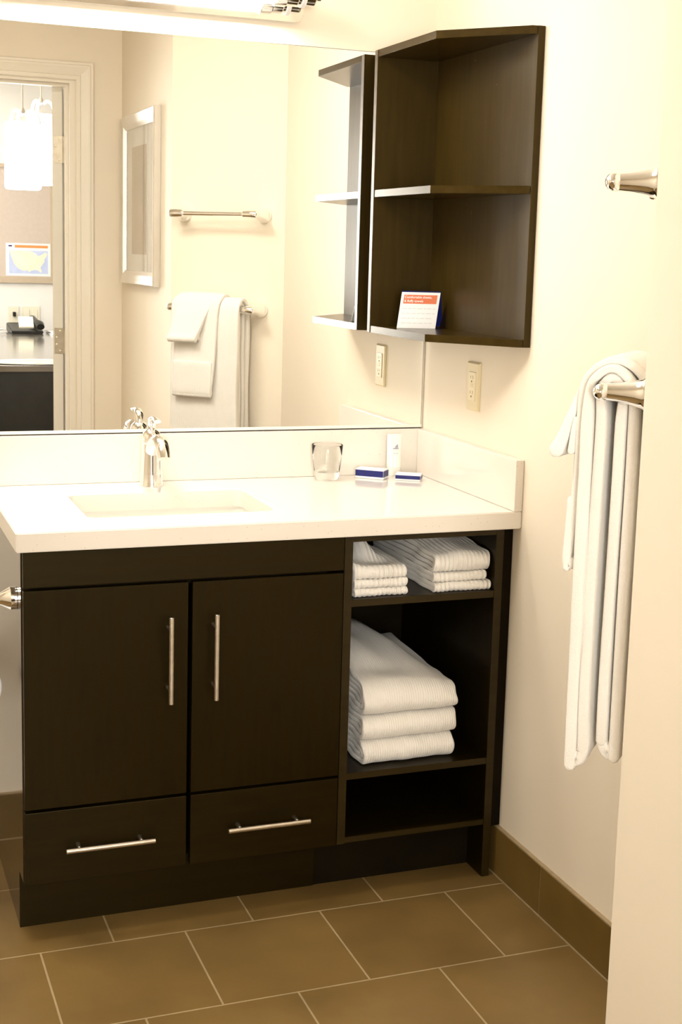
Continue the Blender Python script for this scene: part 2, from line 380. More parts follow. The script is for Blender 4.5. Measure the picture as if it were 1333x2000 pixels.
# door leaf, opened into the bedroom past a right angle
hx, hy = XJ1-0.003, YD-0.075
ang = math.radians(17)
dv = Vector((math.sin(ang), -math.cos(ang), 0)); dn = Vector((-math.cos(ang), -math.sin(ang), 0))   # along leaf / across thickness
def DT(a, b, z): q = Vector((hx-0.011, hy-0.016, 0)) + dv*a + dn*b; return (q.x, q.y, z)
bm = bmesh.new()
prism(bm, [(0, 0), (0.84, 0), (0.84, 0.040), (0, 0.040)], 0.012, 2.028, 0.0015, T=lambda x, y, z: DT(x, y, z))
door = struct('door_1', bm, DOORP)
for zc in (1.787, 1.031, 0.25):
    bm = bmesh.new()
    def hT(x, y, z): return DT(x, y, z)
    prism(bm, [(-0.0018, -0.004), (0.0006, -0.004), (0.0006, 0.034), (-0.0018, 0.034)], zc-0.052, zc+0.052, 0.0003, T=hT)
    q = DT(-0.004, -0.007, zc-0.052)
    lathe(bm, [(0, 0.0055), (0.104, 0.0055)], q, (0, 0, 1), 12)
    prism(bm, [(XJ1-0.0025, YD-0.075), (XJ1+0.0005, YD-0.075), (XJ1+0.0005, YD-0.112), (XJ1-0.0025, YD-0.112)], zc-0.052, zc+0.052)
    hg = part('hinge', bm, STEELH, door, 0.6)
    bm = bmesh.new()
    for (b_, dz) in ((0.012, 0.040), (0.026, 0.014), (0.026, -0.014), (0.012, -0.040)):
        lathe(bm, [(0, 0.0042), (0.0012, 0.0036), (0.0018, 0.001)], DT(-0.0016, b_, zc+dz), -dv, 12)
    sc_ = obj('hinge_screws', bm, STEELS); sc_.parent = hg; sc_.location = -world_off(hg)

# ------------------------------------------------------------------ mirror
MX0, MX1, MZ0, MZ1 = -1.45, -0.0068, 0.981, 1.8976
mr = thing('wall_mirror', 'large frameless wall mirror above the white counter', 'mirror', (-0.7, 0, MZ0))
part('mirror_pane', B(MX0, MX1, -0.0055, -0.0005, MZ0, MZ1), [MIRR], mr)
bm = bmesh.new()
box(bm, MX0-0.001, MX1+0.001, -0.0058, 0.0, MZ1, MZ1+0.0014); box(bm, MX1, MX1+0.0012, -0.0058, 0, MZ0, MZ1)
part('edge_strip', bm, MIRE, mr, label='thin dark polished mirror edge')
bm = bmesh.new()
box(bm, MX0-0.001, MX1+0.001, -0.0085, 0.0, MZ0-0.0031, MZ0, 0.0004); box(bm, MX0-0.001, MX1+0.001, -0.0085, -0.0062, MZ0-0.0031, MZ0+0.0065, 0.0004)
part('bottom_channel', bm, TRIMW, mr, label='thin pale metal channel')

# ------------------------------------------------------------------ vanity light
vl = thing('vanity_light', 'chrome bar light with lit white glass tube above the mirror', 'light fixture', (-0.72, -0.002, 2.0))
def rrect(x0, x1, z0, z1, r, n=6):
    o = []
    for cx, cz, a0 in ((x1-r, z1-r, 0), (x0+r, z1-r, 90), (x0+r, z0+r, 180), (x1-r, z0+r, 270)):
        for i in range(n+1):
            a = math.radians(a0 + 90*i/n); o.append((cx + r*math.cos(a), cz + r*math.sin(a)))
    return o
bm = bmesh.new(); prism(bm, rrect(-1.09, -0.354, 1.948, 2.062, 0.018), -0.003, -0.022, 0.002, T=lambda x, y, z: (x, z, y))
part('wall_plate', bm, CHROME, vl, 0.6)
bm = bmesh.new()
lathe(bm, [(0, 0.030), (0.554, 0.030)], (-0.722-0.277, -0.080, 2.004), (1, 0, 0), 40)
part('glass_tube', bm, TUBE, vl, 0.6, 'lit white glass tube')
for s in (1, -1):
    c = -0.722
    bm = bmesh.new()
    lathe(bm, [(0.277, 0.031), (0.279, 0.0345), (0.303, 0.0345), (0.306, 0.031), (0.330, 0.031), (0.333, 0.028), (0.372, 0.028), (0.376, 0.025), (0.378, 0.015), (0.389, 0.015), (0.391, 0.012)], (c, -0.080, 2.004), (s, 0, 0), 36)
    box(bm, c+s*0.309, c+s*0.327, -0.07, -0.02, 1.994, 2.014, 0.003)
    part('end_cap', bm, CHROME, vl, 0.5)
    bm = bmesh.new(); lathe(bm, [(0.340, 0.0275), (0.341, 0.0325), (0.350, 0.0325), (0.351, 0.0275)], (c, -0.080, 2.004), (s, 0, 0), 36, False, False)
    part('white_ring', bm, WHITE, vl, 0.5, 'white ring between chrome collars')

# ------------------------------------------------------------------ vanity cabinets
FY = -0.5415          # face of doors
sk = thing('sink_cabinet', 'dark espresso sink cabinet with two doors and two drawers', 'cabinet', (-0.735, -0.27, 0))
bm = bmesh.new()      # carcass : left side with toe notch, right side, bottom, back rails
prism(bm, [(-0.46, 0), (-0.46, 0.126), (-0.5225, 0.126), (-0.5225, 0.824), (-0.012, 0.824), (-0.012, 0)], -1.082, -1.064, 0.0006, T=lambda x, y, z: (z, x, y))
side = part('side_panel', bm, SIDEP, sk, label='glossy dark left side panel')
bm = bmesh.new()
box(bm, -1.064, -0.42, -0.5225, -0.012, 0.126, 0.144); box(bm, -0.438, -0.42, -0.5225, -0.012, 0.144, 0.824)
box(bm, -1.064, -0.42, -0.020, -0.012, 0.144, 0.70)
box(bm, -1.064, -0.42, -0.5225, -0.5035, 0.735, 0.824)
part('carcass', bm, DARKIN, sk)
part('toe_kick', B(-1.0818, -0.4325, -0.4635, -0.4602, 0.0, 0.1258, 0.0004), WOODH, sk)
part('false_front', B(-1.0795, -0.4085, FY, -0.5235, 0.7470, 0.8235, 0.0010), WOODH, sk)
def bar_handle(center, length, vertical, parent, r=0.0052, post=0.064):
    c = Vector(center); a = Vector((0, 0, 1)) if vertical else Vector((1, 0, 0))
    bm = bmesh.new(); yb = FY-0.030
    o = Vector((c.x, yb, c.z)) - a*length/2
    lathe(bm, [(0, r*0.8), (0.0008, r), (length-0.0008, r), (length, r*0.8)], o, a, 20)
    h = part('handle', bm, NICKEL, parent, 0.6, 'brushed nickel bar handle')
    bm = bmesh.new()
    for s in (-1, 1):
        q = Vector((c.x, FY, c.z)) + a*s*post
        lathe(bm, [(0, 0.0048), (0.030, 0.0042)], q, (0, -1, 0), 14)
    # posts belong to the same handle
    me = bpy.data.meshes.new('handle_posts'); bm.to_mesh(me); bm.free()
    b2 = bmesh.new(); b2.from_mesh(h.data); n0 = len(b2.faces); b2.from_mesh(me)
    b2.faces.ensure_lookup_table()
    for f in b2.faces[n0:]: f.material_index = 1; f.smooth = True
    b2.to_mesh(h.data); b2.free(); h.data.materials.append(NICKEL_D); bpy.data.meshes.remove(me)
    return h
for x0, x1, hx_ in ((-1.0795, -0.7475, -0.7893), (-0.7385, -0.4085, -0.6940)):
    d = part('door', B(x0, x1, FY, -0.5235, 0.2875, 0.7410, 0.0010), WOODV, sk)
    bar_handle((hx_, 0, 0.5855), 0.183, True, d)
for x0, x1, c in ((-1.0795, -0.7475, -0.9110), (-0.7385, -0.4085, -0.5720)):
    d = part('drawer', B(x0, x1, FY, -0.5235, 0.1262, 0.2810, 0.0010), WOODH, sk)
    bar_handle((c, 0, 0.2040), 0.183, False, d)

oc = thing('open_shelf_cabinet', 'narrow open dark cabinet holding folded towels beside the sink cabinet', 'cabinet', (-0.2, -0.27, 0))
part('side_panel', B(-0.4065, -0.3876, -0.5385, -0.012, 0.126, 0.8235, 0.0008), WOODV, oc)
part('side_panel', B(-0.0466, -0.0278, -0.5385, -0.012, 0.0, 0.8235, 0.0008), WOODV, oc)
for x0, x1, z0 in ((-0.4062, -0.3879, 0.1262), (-0.0463, -0.0281, 0.0004)):
    part('front_edge', B(x0, x1, -0.5396, -0.5386, z0, 0.8233), WOODE, oc, label='lighter front edge banding')
part('filler_strip', B(-0.0270, -0.0012, -0.5300, -0.512, 0.118, 0.8235, 0.0006), DARKIN, oc)
part('back_panel', B(-0.3876, -0.0466, -0.020, -0.012, 0.127, 0.8235), DARKIN, oc)
part('top_rail', B(-0.3876, -0.0466, -0.5385, -0.4600, 0.8070, 0.8235, 0.0008), WOODE, oc)
for z0, z1, nm in ((0.6640, 0.6800, 'shelf'), (0.2730, 0.2880, 'shelf'), (0.1270, 0.1400, 'shelf')):
    sh_ = part(nm, B(-0.3874, -0.0468, -0.5365, -0.020, z0, z1, 0.0006), WOODH, oc)
    part('front_edge', B(-0.3874, -0.0468, -0.5378, -0.5366, z0+0.0002, z1-0.0002), WOODE, sh_, label='lighter front edge banding')
part('toe_kick', B(-0.4318, -0.0470, -0.4605, -0.4475, 0.0, 0.1255, 0.0006), DARKIN, oc)

# ------------------------------------------------------------------ worktop with undermount sink
ct = thing('vanity_countertop', 'white speckled quartz counter with backsplash and rectangular sink', 'countertop', (-0.55, -0.28, H-0.0387))
SX0, SX1, SY0, SY1 = -0.935, -0.532, -0.4420, -0.1740
CX0, CY0 = -1.0956, -0.5667
# slab with rounded-rect cut-out
bm = bmesh.new()
inner = rrect(SX0, SX1, SY0, SY1, 0.022, 6)          # starts at +x+y corner, ccw
outer = [(-0.0008, -0.0008), (CX0, -0.0008), (CX0, CY0), (-0.0008, CY0)]
NI = len(inner); q = NI//4
def ring(z): return [bm.verts.new((x, y, z)) for x, y in inner], [bm.verts.new((x, y, z)) for x, y in outer]
it, ot = ring(H); ib, ob = ring(H-0.0387)
def cap(i_, o_):
    for k in range(4):
        idx = [(k*q + j) % NI for j in range(q)]
        nxt = ((k+1)*q) % NI
        for a, b in zip(idx, idx[1:]): bm.faces.new((o_[k], i_[a], i_[b]))
        bm.faces.new((o_[k], i_[idx[-1]], i_[nxt], o_[(k+1) % 4]))
cap(it, ot); cap(ib, ob)
for k in range(4): bm.faces.new((ot[k], ot[(k+1) % 4], ob[(k+1) % 4], ob[k]))
for k in range(NI): bm.faces.new((it[k], it[(k+1) % NI], ib[(k+1) % NI], ib[k]))
bmesh.ops.recalc_face_normals(bm, faces=bm.faces)
es = [e for e in bm.edges if all(abs(v.co.z-H) < 1e-5 or abs(v.co.z-H+0.0387) < 1e-5 for v in e.verts) and
      all(min(abs(v.co.x-CX0), abs(v.co.x+0.0008), abs(v.co.y-CY0), abs(v.co.y+0.0008)) < 1e-5 for v in e.verts) and len(e.link_faces) == 2 and e.calc_face_angle(0) > 1]
bmesh.ops.bevel(bm, geom=es, offset=0.002, segments=3, affect='EDGES')
part('slab', bm, QUARTZ, ct)
part('backsplash', B(CX0, -0.0008, -0.0205, -0.0008, H+0.0003, H+0.1147, 0.0012), QUARTZ, ct)
part('side_splash', B(-0.0205, -0.0008, CY0, -0.0213, H+0.0003, H+0.1147, 0.0012), QUARTZ, ct)
# basin
bm = bmesh.new()
def rr3(off, z, r): return [bm.verts.new((x, y, z)) for x, y in rrect(SX0-off, SX1+off, SY0-off, SY1+off, r, 6)]
lv = [(0.012, -0.0388, 0.034), (0.004, -0.0388, 0.026), (0.003, -0.060, 0.026), (-0.004, -0.11, 0.03), (-0.018, -0.138, 0.04), (-0.045, -0.150, 0.05), (-0.09, -0.154, 0.04)]
rings = [rr3(o_, H+z, r) for o_, z, r in lv]
for a, b in zip(rings, rings[1:]):
    for k in range(len(a)): bm.faces.new((a[k], a[(k+1) % len(a)], b[(k+1) % len(a)], b[k]))
bm.faces.new(rings[-1])
sink = part('sink_basin', bm, PORC, ct, 1.0, 'white rectangular undermount basin')
bm = bmesh.new(); lathe(bm, [(0, 0.022), (0.002, 0.022), (0.003, 0.016), (0.0015, 0.0)], (-0.7335, -0.308, H-0.1535), (0, 0, 1), 28)
part('drain', bm, CHROME, sink, 0.5)

# ------------------------------------------------------------------ faucet
fx, fy = -0.7217, -0.0746
fa = thing('faucet', 'chrome single lever faucet standing behind the sink', 'faucet', (fx, fy, H))
bm = bmesh.new()
lathe(bm, [(0.0004, 0.0285), (0.003, 0.0285), (0.006, 0.0268), (0.03, 0.0252), (0.07, 0.0235), (0.098, 0.0228), (0.1005, 0.0222), (0.1015, 0.0232), (0.106, 0.0232), (0.112, 0.0205), (0.116, 0.014), (0.118, 0.0)], (fx, fy, H), (0, 0, 1), 44)
part('body', bm, CHROME, fa, 0.9)
bm = bmesh.new()
pth = bez((fx, fy+0.004, H+0.070), (fx, fy-0.035, H+0.118), (fx, fy-0.100, H+0.140), (fx, fy-0.128, H+0.082), 18)
n_ = len(pth); tube(bm, pth, [0.018 - 0.0065*(i/(n_-1)) for i in range(n_)], 24, ((1, 0, 0), [1.0 + 0.35*(i/(n_-1)) for i in range(n_)]))
part('spout', bm, CHROME, fa, 0.9)
bm = bmesh.new()
lathe(bm, [(0.0, 0.0222), (0.008, 0.0225), (0.018, 0.0195), (0.026, 0.013), (0.030, 0.0)], (fx, fy, H+0.107), (0, 0.10, 1), 36)
pth = bez((fx, fy+0.004, H+0.122), (fx, fy+0.012, H+0.160), (fx, fy-0.016, H+0.166), (fx, fy-0.060, H+0.158), 14)
n_ = len(pth); tube(bm, pth, [0.011 - 0.0065*min(1, i/(n_-1)*1.3) for i in range(n_)], 18, ((1, 0, 0), [1.0 + 0.9*(i/(n_-1)) for i in range(n_)]))
lev = part('lever', bm, CHROME, fa, 0.9)
bm = bmesh.new(); lathe(bm, [(0, 0.0042), (0.0012, 0.0038)], (fx-0.0022, fy-0.0215, H+0.118), (-0.25, -1, 0.25), 14); part('hot_mark', bm, RED, lev, label='small red dot')
bm = bmesh.new(); lathe(bm, [(0, 0.0042), (0.0012, 0.0038)], (fx+0.0022, fy-0.0212, H+0.118), (0.1, -1, 0.25), 14); part('cold_mark', bm, BLUE, lev, label='small blue dot')

# ------------------------------------------------------------------ things on the counter
gx, gy = -0.2827, -0.0700
gl = bmesh.new()
lathe(gl, [(0.0008, 0.027), (0.003, 0.0295), (0.020, 0.0318), (0.060, 0.0365), (0.0862, 0.0388), (0.0872, 0.0381), (0.0865, 0.0374), (0.060, 0.0350), (0.026, 0.0300), (0.0195, 0.0270), (0.0180, 0.012), (0.0178, 0.0005)], (gx, gy, H), (0, 0, 1), 56)
tag(obj('drinking_glass', gl, GLASS, None, 0.9), 'empty clear drinking glass with thick base on the counter', 'glass')

def soap(name, p0, p1, depth, hgt, band0, band1, label):
    p0 = Vector((*p0, H)); p1 = Vector((*p1, H)); d = (p1-p0); L = d.length; d.normalize(); n = Vector((-d.y, d.x, 0))
    if n.y < 0: n = -n
    T = lambda x, y, z: tuple(p0 + d*x + n*y + Vector((0, 0, z)))
    t = thing(name, label, 'soap box', tuple(p0+d*L/2+n*depth/2))
    bm = bmesh.new(); prism(bm, [(0, 0), (L, 0), (L, depth), (0, depth)], 0.0004, hgt, 0.0016, T=T); part('carton', bm, WHITE, t)
    bm = bmesh.new()
    prism(bm, [(0.001, -0.0006), (L-0.001, -0.0006), (L-0.001, 0.0), (0.001, 0.0)], band0, band1, T=T)
    prism(bm, [(L, 0.0), (L+0.0006, 0.0), (L+0.0006, depth-0.001), (L, depth-0.001)], band0, band1, T=T)
    part('printed_band', bm, NAVY, t, label='navy blue side band')
    return t
soap('soap_box', (-0.2040, -0.0600), (-0.1470, -0.1080), 0.040, 0.0240, 0.0060, 0.0215, 'thicker navy and white soap box nearer the drinking glass')
soap('soap_box', (-0.1190, -0.1150), (-0.0640, -0.1480), 0.036, 0.0165, 0.0045, 0.0135, 'thinner navy and white soap box nearer the side splash')

bt = thing('lotion_bottle', 'small white lotion bottle with grey logo against the backsplash', 'bottle', (-0.0935, -0.045, H))
bm = bmesh.new()
bx_, by_ = -0.0935, -0.043
rings = []
for z, hw, hd in ((0.0004, 0.0155, 0.0130), (0.002, 0.0165, 0.0140), (0.022, 0.0165, 0.0140), (0.0225, 0.0175, 0.0148), (0.07, 0.0190, 0.0095), (0.102, 0.0200, 0.0030), (0.106, 0.0200, 0.0022)):
    ring_ = []
    for i in range(28):
        a = 2*PI*i/28; ring_.append(bm.verts.new((bx_ + hw*math.copysign(abs(math.cos(a))**0.7, math.cos(a)), by_ + hd*math.copysign(abs(math.sin(a))**0.7, math.sin(a)), H+z)))
    rings.append(ring_)
for a, b in zip(rings, rings[1:]):
    for i in range(28): bm.faces.new((a[i], a[(i+1) % 28], b[(i+1) % 28], b[i]))
bm.faces.new(rings[0][::-1]); bm.faces.new(rings[-1])
part('tube', bm, PORC, bt, 0.8)
bm = bmesh.new()      # grey emblem: two little sails over a word-like bar, and short print lines
yf = by_-0.0112
prism(bm, [(bx_+0.000, 0.0735), (bx_+0.006, 0.0735), (bx_+0.005, 0.0815)], yf-0.0006, yf+0.002, T=lambda x, z, y: (x, y, H+z))
prism(bm, [(bx_-0.003, 0.0735), (bx_+0.0005, 0.0735), (bx_+0.003, 0.0790)], yf-0.0006, yf+0.002, T=lambda x, z, y: (x, y, H+z))
box(bm, bx_-0.007, bx_+0.007, yf-0.0008, yf+0.002, H+0.0690, H+0.0715)
box(bm, bx_-0.006, bx_-0.001, yf-0.0018, yf+0.002, H+0.0575, H+0.0583); box(bm, bx_+0.001, bx_+0.006, yf-0.0018, yf+0.002, H+0.0575, H+0.0583)
part('logo', bm, mat('logo_grey', (0.30, 0.32, 0.42), 0.5), bt, label='small grey-blue logo print')

# ------------------------------------------------------------------ corner shelf
ZT, ZB, ZM = 1.897, 1.2246, 1.5515
cs = thing('corner_shelf', 'dark espresso corner wall shelf with three angled boards', 'shelf', (-0.09, -0.2, ZB))
part('back_panel', B(-0.1756, -0.0008, -0.0585, -0.0414, ZB, ZT, 0.0006), SHELFV, cs)
part('side_panel', B(-0.0170, -0.0008, -0.5669, -0.0590, ZB, ZT, 0.0006), SHELFV, cs)
for z0 in (ZB, ZM, ZT-0.0168):
    bm = bmesh.new()
    yl = -0.0590
    prism(bm, [(-0.0172, yl), (-0.1750, yl), (-0.1731, -0.3906), (-0.0290, -0.5620), (-0.0172, -0.5640)], z0, z0+0.0168, 0.0006)
    part('shelf_board', bm, SHELFH, cs)
bm = bmesh.new()
box(bm, -0.1764, -0.1757, -0.0583, -0.0416, ZB+0.001, ZT-0.001)
part('edge_strip', bm, EDGE, cs, label='lighter veneer edge strip')
bm = bmesh.new()
bm.free()
for y, z in ((-0.2665, 1.8602), (-0.3826, 1.7953), (-0.2782, 1.5173)):
    bm = bmesh.new(); lathe(bm, [(0, 0.0022), (0.0008, 0.0016)], (-0.0170, y, z), (-1, 0, 0), 10)
    part('screw_cap', bm, EDGE, cs, label='small pale screw cap')

# tent card
tcx = thing('tent_card', 'small white and orange tent card standing on the corner shelf', 'sign card', (-0.1, -0.19, ZB+0.0168))
zs = ZB+0.0170
p0 = Vector((-0.1466, -0.1600, zs)); p1 = Vector((-0.0525, -0.1760, zs)); dx = (p1-p0); LW = dx.length; dx.normalize()
nb = Vector((-dx.y, dx.x, 0));  nb = nb if nb.y > 0 else -nb
lean = 0.24; up = Vector((0.180, 0.130, 0.975)).normalized(); nf = dx.cross(up).normalized()
if nf.y > 0: nf = -nf
HC = 0.0880
def CT(a, b, c): return tuple(p0 + dx*a + up*b + nf*c)
bm = bmesh.new(); prism(bm, [(0, 0), (LW, 0), (LW, HC), (0, HC)], 0, 0.0010, T=lambda x, y, z: CT(x, y, z))
part('front_panel', bm, WHITE, tcx)
bm = bmesh.new()
top = p0 + up*HC
dn2 = Vector((0.26, 0.42, -0.87)).normalized(); LB = HC*0.975/0.87*0.985
nn = dx.cross(dn2).normalized()
def CB(a, b, c): return tuple(top + dx*a + dn2*b + nn*c)
prism(bm, [(0, -0.0030), (LW+0.0015, -0.0030), (LW+0.0015, LB-0.001), (0, LB-0.001)], 0, 0.0010, T=lambda x, y, z: CB(x, y, z))
part('rear_panel', bm, NAVY, tcx, label='navy blue rear panel')
bm = bmesh.new(); prism(bm, [(0.0065, 0.0600), (LW-0.0065, 0.0600), (LW-0.0065, 0.0815), (0.0065, 0.0815)], 0.0010, 0.0012, T=lambda x, y, z: CT(x, y, z))
hd = part('header_band', bm, ORANGE, tcx, label='orange header band')
MT = Matrix.Identity(4)
for i in range(3): MT[i][0] = dx[i]; MT[i][1] = up[i]; MT[i][2] = nf[i]
def card_text(s, a, b, size, m, par, name, bold=0.0):
    T = MT.copy(); T.translation = Vector(CT(a, b, 0.0013)); return text_mesh(name, s, size, m, par, T, 0.00005, bold)
card_text('Comfortable sheets,', 0.0085, 0.0732, 0.0082, WHITE, hd, 'header_text', 0.00012)
card_text('& fluffy towels', 0.0085, 0.0638, 0.0082, WHITE, hd, 'header_text', 0.00012)
bm = bmesh.new(); random.seed(9)
for k in range(4):
    x = 0.007
    while x < LW-0.012:
        w = random.uniform(0.006, 0.016); w = min(w, LW-0.007-x)
        zz = 0.0475 - k*0.0118
        prism(bm, [(x, zz), (x+w, zz), (x+w, zz+0.0012), (x, zz+0.0012)], 0.0010, 0.00115, T=lambda a, b, c: CT(a, b, c)); x += w+0.0025
part('body_print', bm, INK, tcx, label='faint grey lines of print')

# ------------------------------------------------------------------ wall outlet
ol = thing('wall_outlet', 'ivory double wall outlet on the right wall below the corner shelf', 'outlet', (0, -0.2995, 1.1144))
bm = bmesh.new()
oy0, oy1, oz0, oz1 = -0.3325, -0.2665, 1.0574, 1.1714
def fr(x, ins): return [bm.verts.new((x, y, z)) for y, z in ((oy0+ins, oz0+ins), (oy1-ins, oz0+ins), (oy1-ins, oz1-ins), (oy0+ins, oz1-ins))]
a = fr(-0.0003, 0); b = fr(-0.003, 0.0); c = fr(-0.0062, 0.0035)
for r1, r2 in ((a, b), (b, c)):
    for k in range(4): bm.faces.new((r1[k], r1[(k+1) % 4], r2[(k+1) % 4], r2[k]))
bm.faces.new(a); bm.faces.new(c)
part('cover_plate', bm, IVORY, ol)
dvc = part('receptacle', B(-0.0085, -0.0055, -0.3165, -0.2825, 1.0810, 1.1478, 0.0008), IVORY2, ol)
bm = bmesh.new()
for zc in (1.132, 1.0965):
    box(bm, -0.0088, -0.0075, -0.3065, -0.3052, zc+0.000, zc+0.008); box(bm, -0.0088, -0.0075, -0.2945, -0.2932, zc+0.001, zc+0.007)
    lathe(bm, [(0, 0.0024), (0.0004, 0.0024)], (-0.0085, -0.2995, zc-0.006), (-1, 0, 0), 14)
part('slots', bm, SLOT, dvc, label='dark contact slots')
bm = bmesh.new(); box(bm, -0.0094, -0.008, -0.3055, -0.2935, 1.1175, 1.1205, 0.0003); box(bm, -0.0094, -0.008, -0.3055, -0.2935, 1.1125, 1.1155, 0.0003)
part('reset_button', bm, IVORY, dvc)

# ------------------------------------------------------------------ towel ribbons
def smooth_path(pts, n=8):
    """catmull-rom through (a, b, t) points"""
    P_ = [Vector(p) for p in pts]; P_ = [P_[0]*2-P_[1]] + P_ + [P_[-1]*2-P_[-2]]; o = []
    for i in range(1, len(P_)-2):
        for k in range(n):
            t = k/n; p0_, p1_, p2_, p3_ = P_[i-1:i+3]
            o.append(0.5*((2*p1_) + (p2_-p0_)*t + (2*p0_-5*p1_+4*p2_-p3_)*t*t + (3*p1_-p0_-3*p2_+p3_)*t**3))
    o.append(P_[-2]); return o
def ribbon(bm, pts, c0, c1, T, nc=24, n=6, rib=0.0, period=0.01, ctab=None, wob=None, mi=0, uvl=None):
    """pts: (a, b, thickness) centre line; extruded over c; T(a,b,c)->world; ctab(a,b,u)->(c0,c1) limits; wob(a,b,c)->(da,db)"""
    path = smooth_path(pts, n); N = len(path)
    cen = [Vector((p[0], p[1])) for p in path]; th = [p[2] for p in path]
    nor = []
    for i in range(N):
        d = cen[min(i+1, N-1)] - cen[max(i-1, 0)]; d.normalize(); nor.append(Vector((-d.y, d.x)))
    # closed outline with round ends ; remember path fraction
    out = []
    def endcap(i, s):
        d = (cen[i]-cen[i-1 if s > 0 else i+1]).normalized(); r = th[i]/2; o = []
        for k in range(1, 4):
            a = PI*k/4; o.append((i, nor[i]*(r*math.cos(a)*(1 if s > 0 else -1)) + d*(r*math.sin(a)), 0))
        return o
    for i in range(N): out.append((i, nor[i]*(th[i]/2), 1))
    out += endcap(N-1, 1)
    for i in range(N-1, -1, -1): out.append((i, -nor[i]*(th[i]/2), 1))
    out += endcap(0, -1)
    fr_ = [0.0, 0.004, 0.014, 0.03] + [0.03 + 0.94*j/(nc-1) for j in range(1, nc-1)] + [0.97, 0.986, 0.996, 1.0]
    sc = []
    for f in fr_:
        e_ = min(f, 1-f)
        sc.append(0.45 if e_ < 0.002 else (0.75 if e_ < 0.01 else (0.93 if e_ < 0.02 else 1.0)))
    rings = []; uvr = []
    al = [0.0]
    for i in range(1, N): al.append(al[-1] + (cen[i]-cen[i-1]).length)
    for f, s in zip(fr_, sc):
        ring_ = []; uv_ = []
        for (i, off, ribok) in out:
            lo, hi = (c0, c1) if ctab is None else ctab(al[i]/al[-1])
            c = lo + (hi-lo)*f
            k = s*(1.0 + (rib*math.sin(2*PI*c/period)*2/max(th[i], 1e-4) if rib else 0.0))
            q = cen[i] + off*k
            if wob: w = wob(q.x, q.y, c, al[i]/al[-1]); q = q + Vector((w[0], w[1])); c = c + (w[2] if len(w) > 2 else 0)
            ring_.append(bm.verts.new(T(q.x, q.y, c))); uv_.append((c, al[i]))
        rings.append(ring_); uvr.append(uv_)
    M_ = len(out)
    lay = bm.loops.layers.uv.verify()
    for (r1, u1), (r2, u2) in zip(zip(rings, uvr), zip(rings[1:], uvr[1:])):
        for k in range(M_):
            k2 = (k+1) % M_
            f = bm.faces.new((r1[k], r1[k2], r2[k2], r2[k])); f.material_index = mi
            for lp, uv in zip(f.loops, (u1[k], u1[k2], u2[k2], u2[k])): lp[lay].uv = uv
    for r_, u_ in ((rings[0], uvr[0]), (rings[-1], uvr[-1])):
        # end faces: quads across the strip (first N vertices against the returning ones)
        for i in range(N-1):
            a, b = i, i+1; c, d = (2*N+3-1) - (i+1), (2*N+3-1) - i
            try:
                f = bm.faces.new((r_[a], r_[b], r_[c], r_[d]))
                for lp in f.loops: lp[lay].uv = u_[a]
            except ValueError: pass
        try:
            bm.faces.new((r_[N-1], r_[N], r_[N+1], r_[N+2], r_[N+3])); bm.faces.new((r_[2*N+2], r_[2*N+3], r_[2*N+4], r_[2*N+5], r_[0]))
        except (ValueError, IndexError): pass

# folded stacks: profile in (y, z), extruded in x.  front fold towards -y.
def folded(name, label, cat, group, x0, x1, yf, yb, z0, h, layers, m, rib, period, hump=None, seed=0, skew=0.0):
    """serpentine: the outer fold wraps round the front; layers = strips in the height"""
    rnd = random.Random(seed); bm = bmesh.new(); T = lambda a, b, c: (c, a, b)
    t = h/layers; cy = (x0+x1)/2
    nn_ = layers//2
    ph = [rnd.uniform(0, 6.28) for _ in range(6)]
    def wob(a, b, c, f):
        dz = 0.0004*math.sin(31*a+ph[0]) + 0.0007*math.sin(43*c+ph[1])*max(0, (b-z0)/h)
        dy = 0.0018*math.sin(52*c+ph[2]) + 0.0012*math.sin(120*c + 90*b+ph[3]) + skew*(c-x0)
        if hump: dz += hump(c, a)*min(1, max(0, (b-z0)/h))
        dz *= min(1.0, max(0.0, (b-z0)/0.006))
        return (dy, dz, 0.002*math.sin(70*a+90*b+ph[4]))
    nr = 24 if not rib else max(24, int((x1-x0)/period*5))
    for k in range(nn_):           # nested U folds
        r = (h - t)/2 - k*t; zc = z0 + h/2
        if r < t*0.2: continue
        ins = k*t*0.9
        yc = yf + t/2 + ins + r
        tt = t*0.97
        ds = [0.010, 0.025, 0.048, 0.085, 0.135]
        pts = [(yb, zc+r, tt)] + [(yc+d_, zc+r, tt) for d_ in reversed(ds) if yc+d_ < yb-0.02] + [(yc, zc+r, tt)]
        for a in (30, 60, 90, 120, 150): pts.append((yc - r*1.0*math.sin(math.radians(a)), zc + r*math.cos(math.radians(a)), tt))
        pts += [(yc, zc-r, tt)] + [(yc+d_, zc-r, tt) for d_ in ds if yc+d_ < yb-0.02] + [(yb, zc-r, tt)]
        ribbon(bm, pts, x0+0.001*k, x1-0.001*k, T, nc=nr, n=4, rib=rib, period=period, wob=wob)
    o = obj(name, bm, m, None, 3.14)
    return tag(o, label, cat, group)

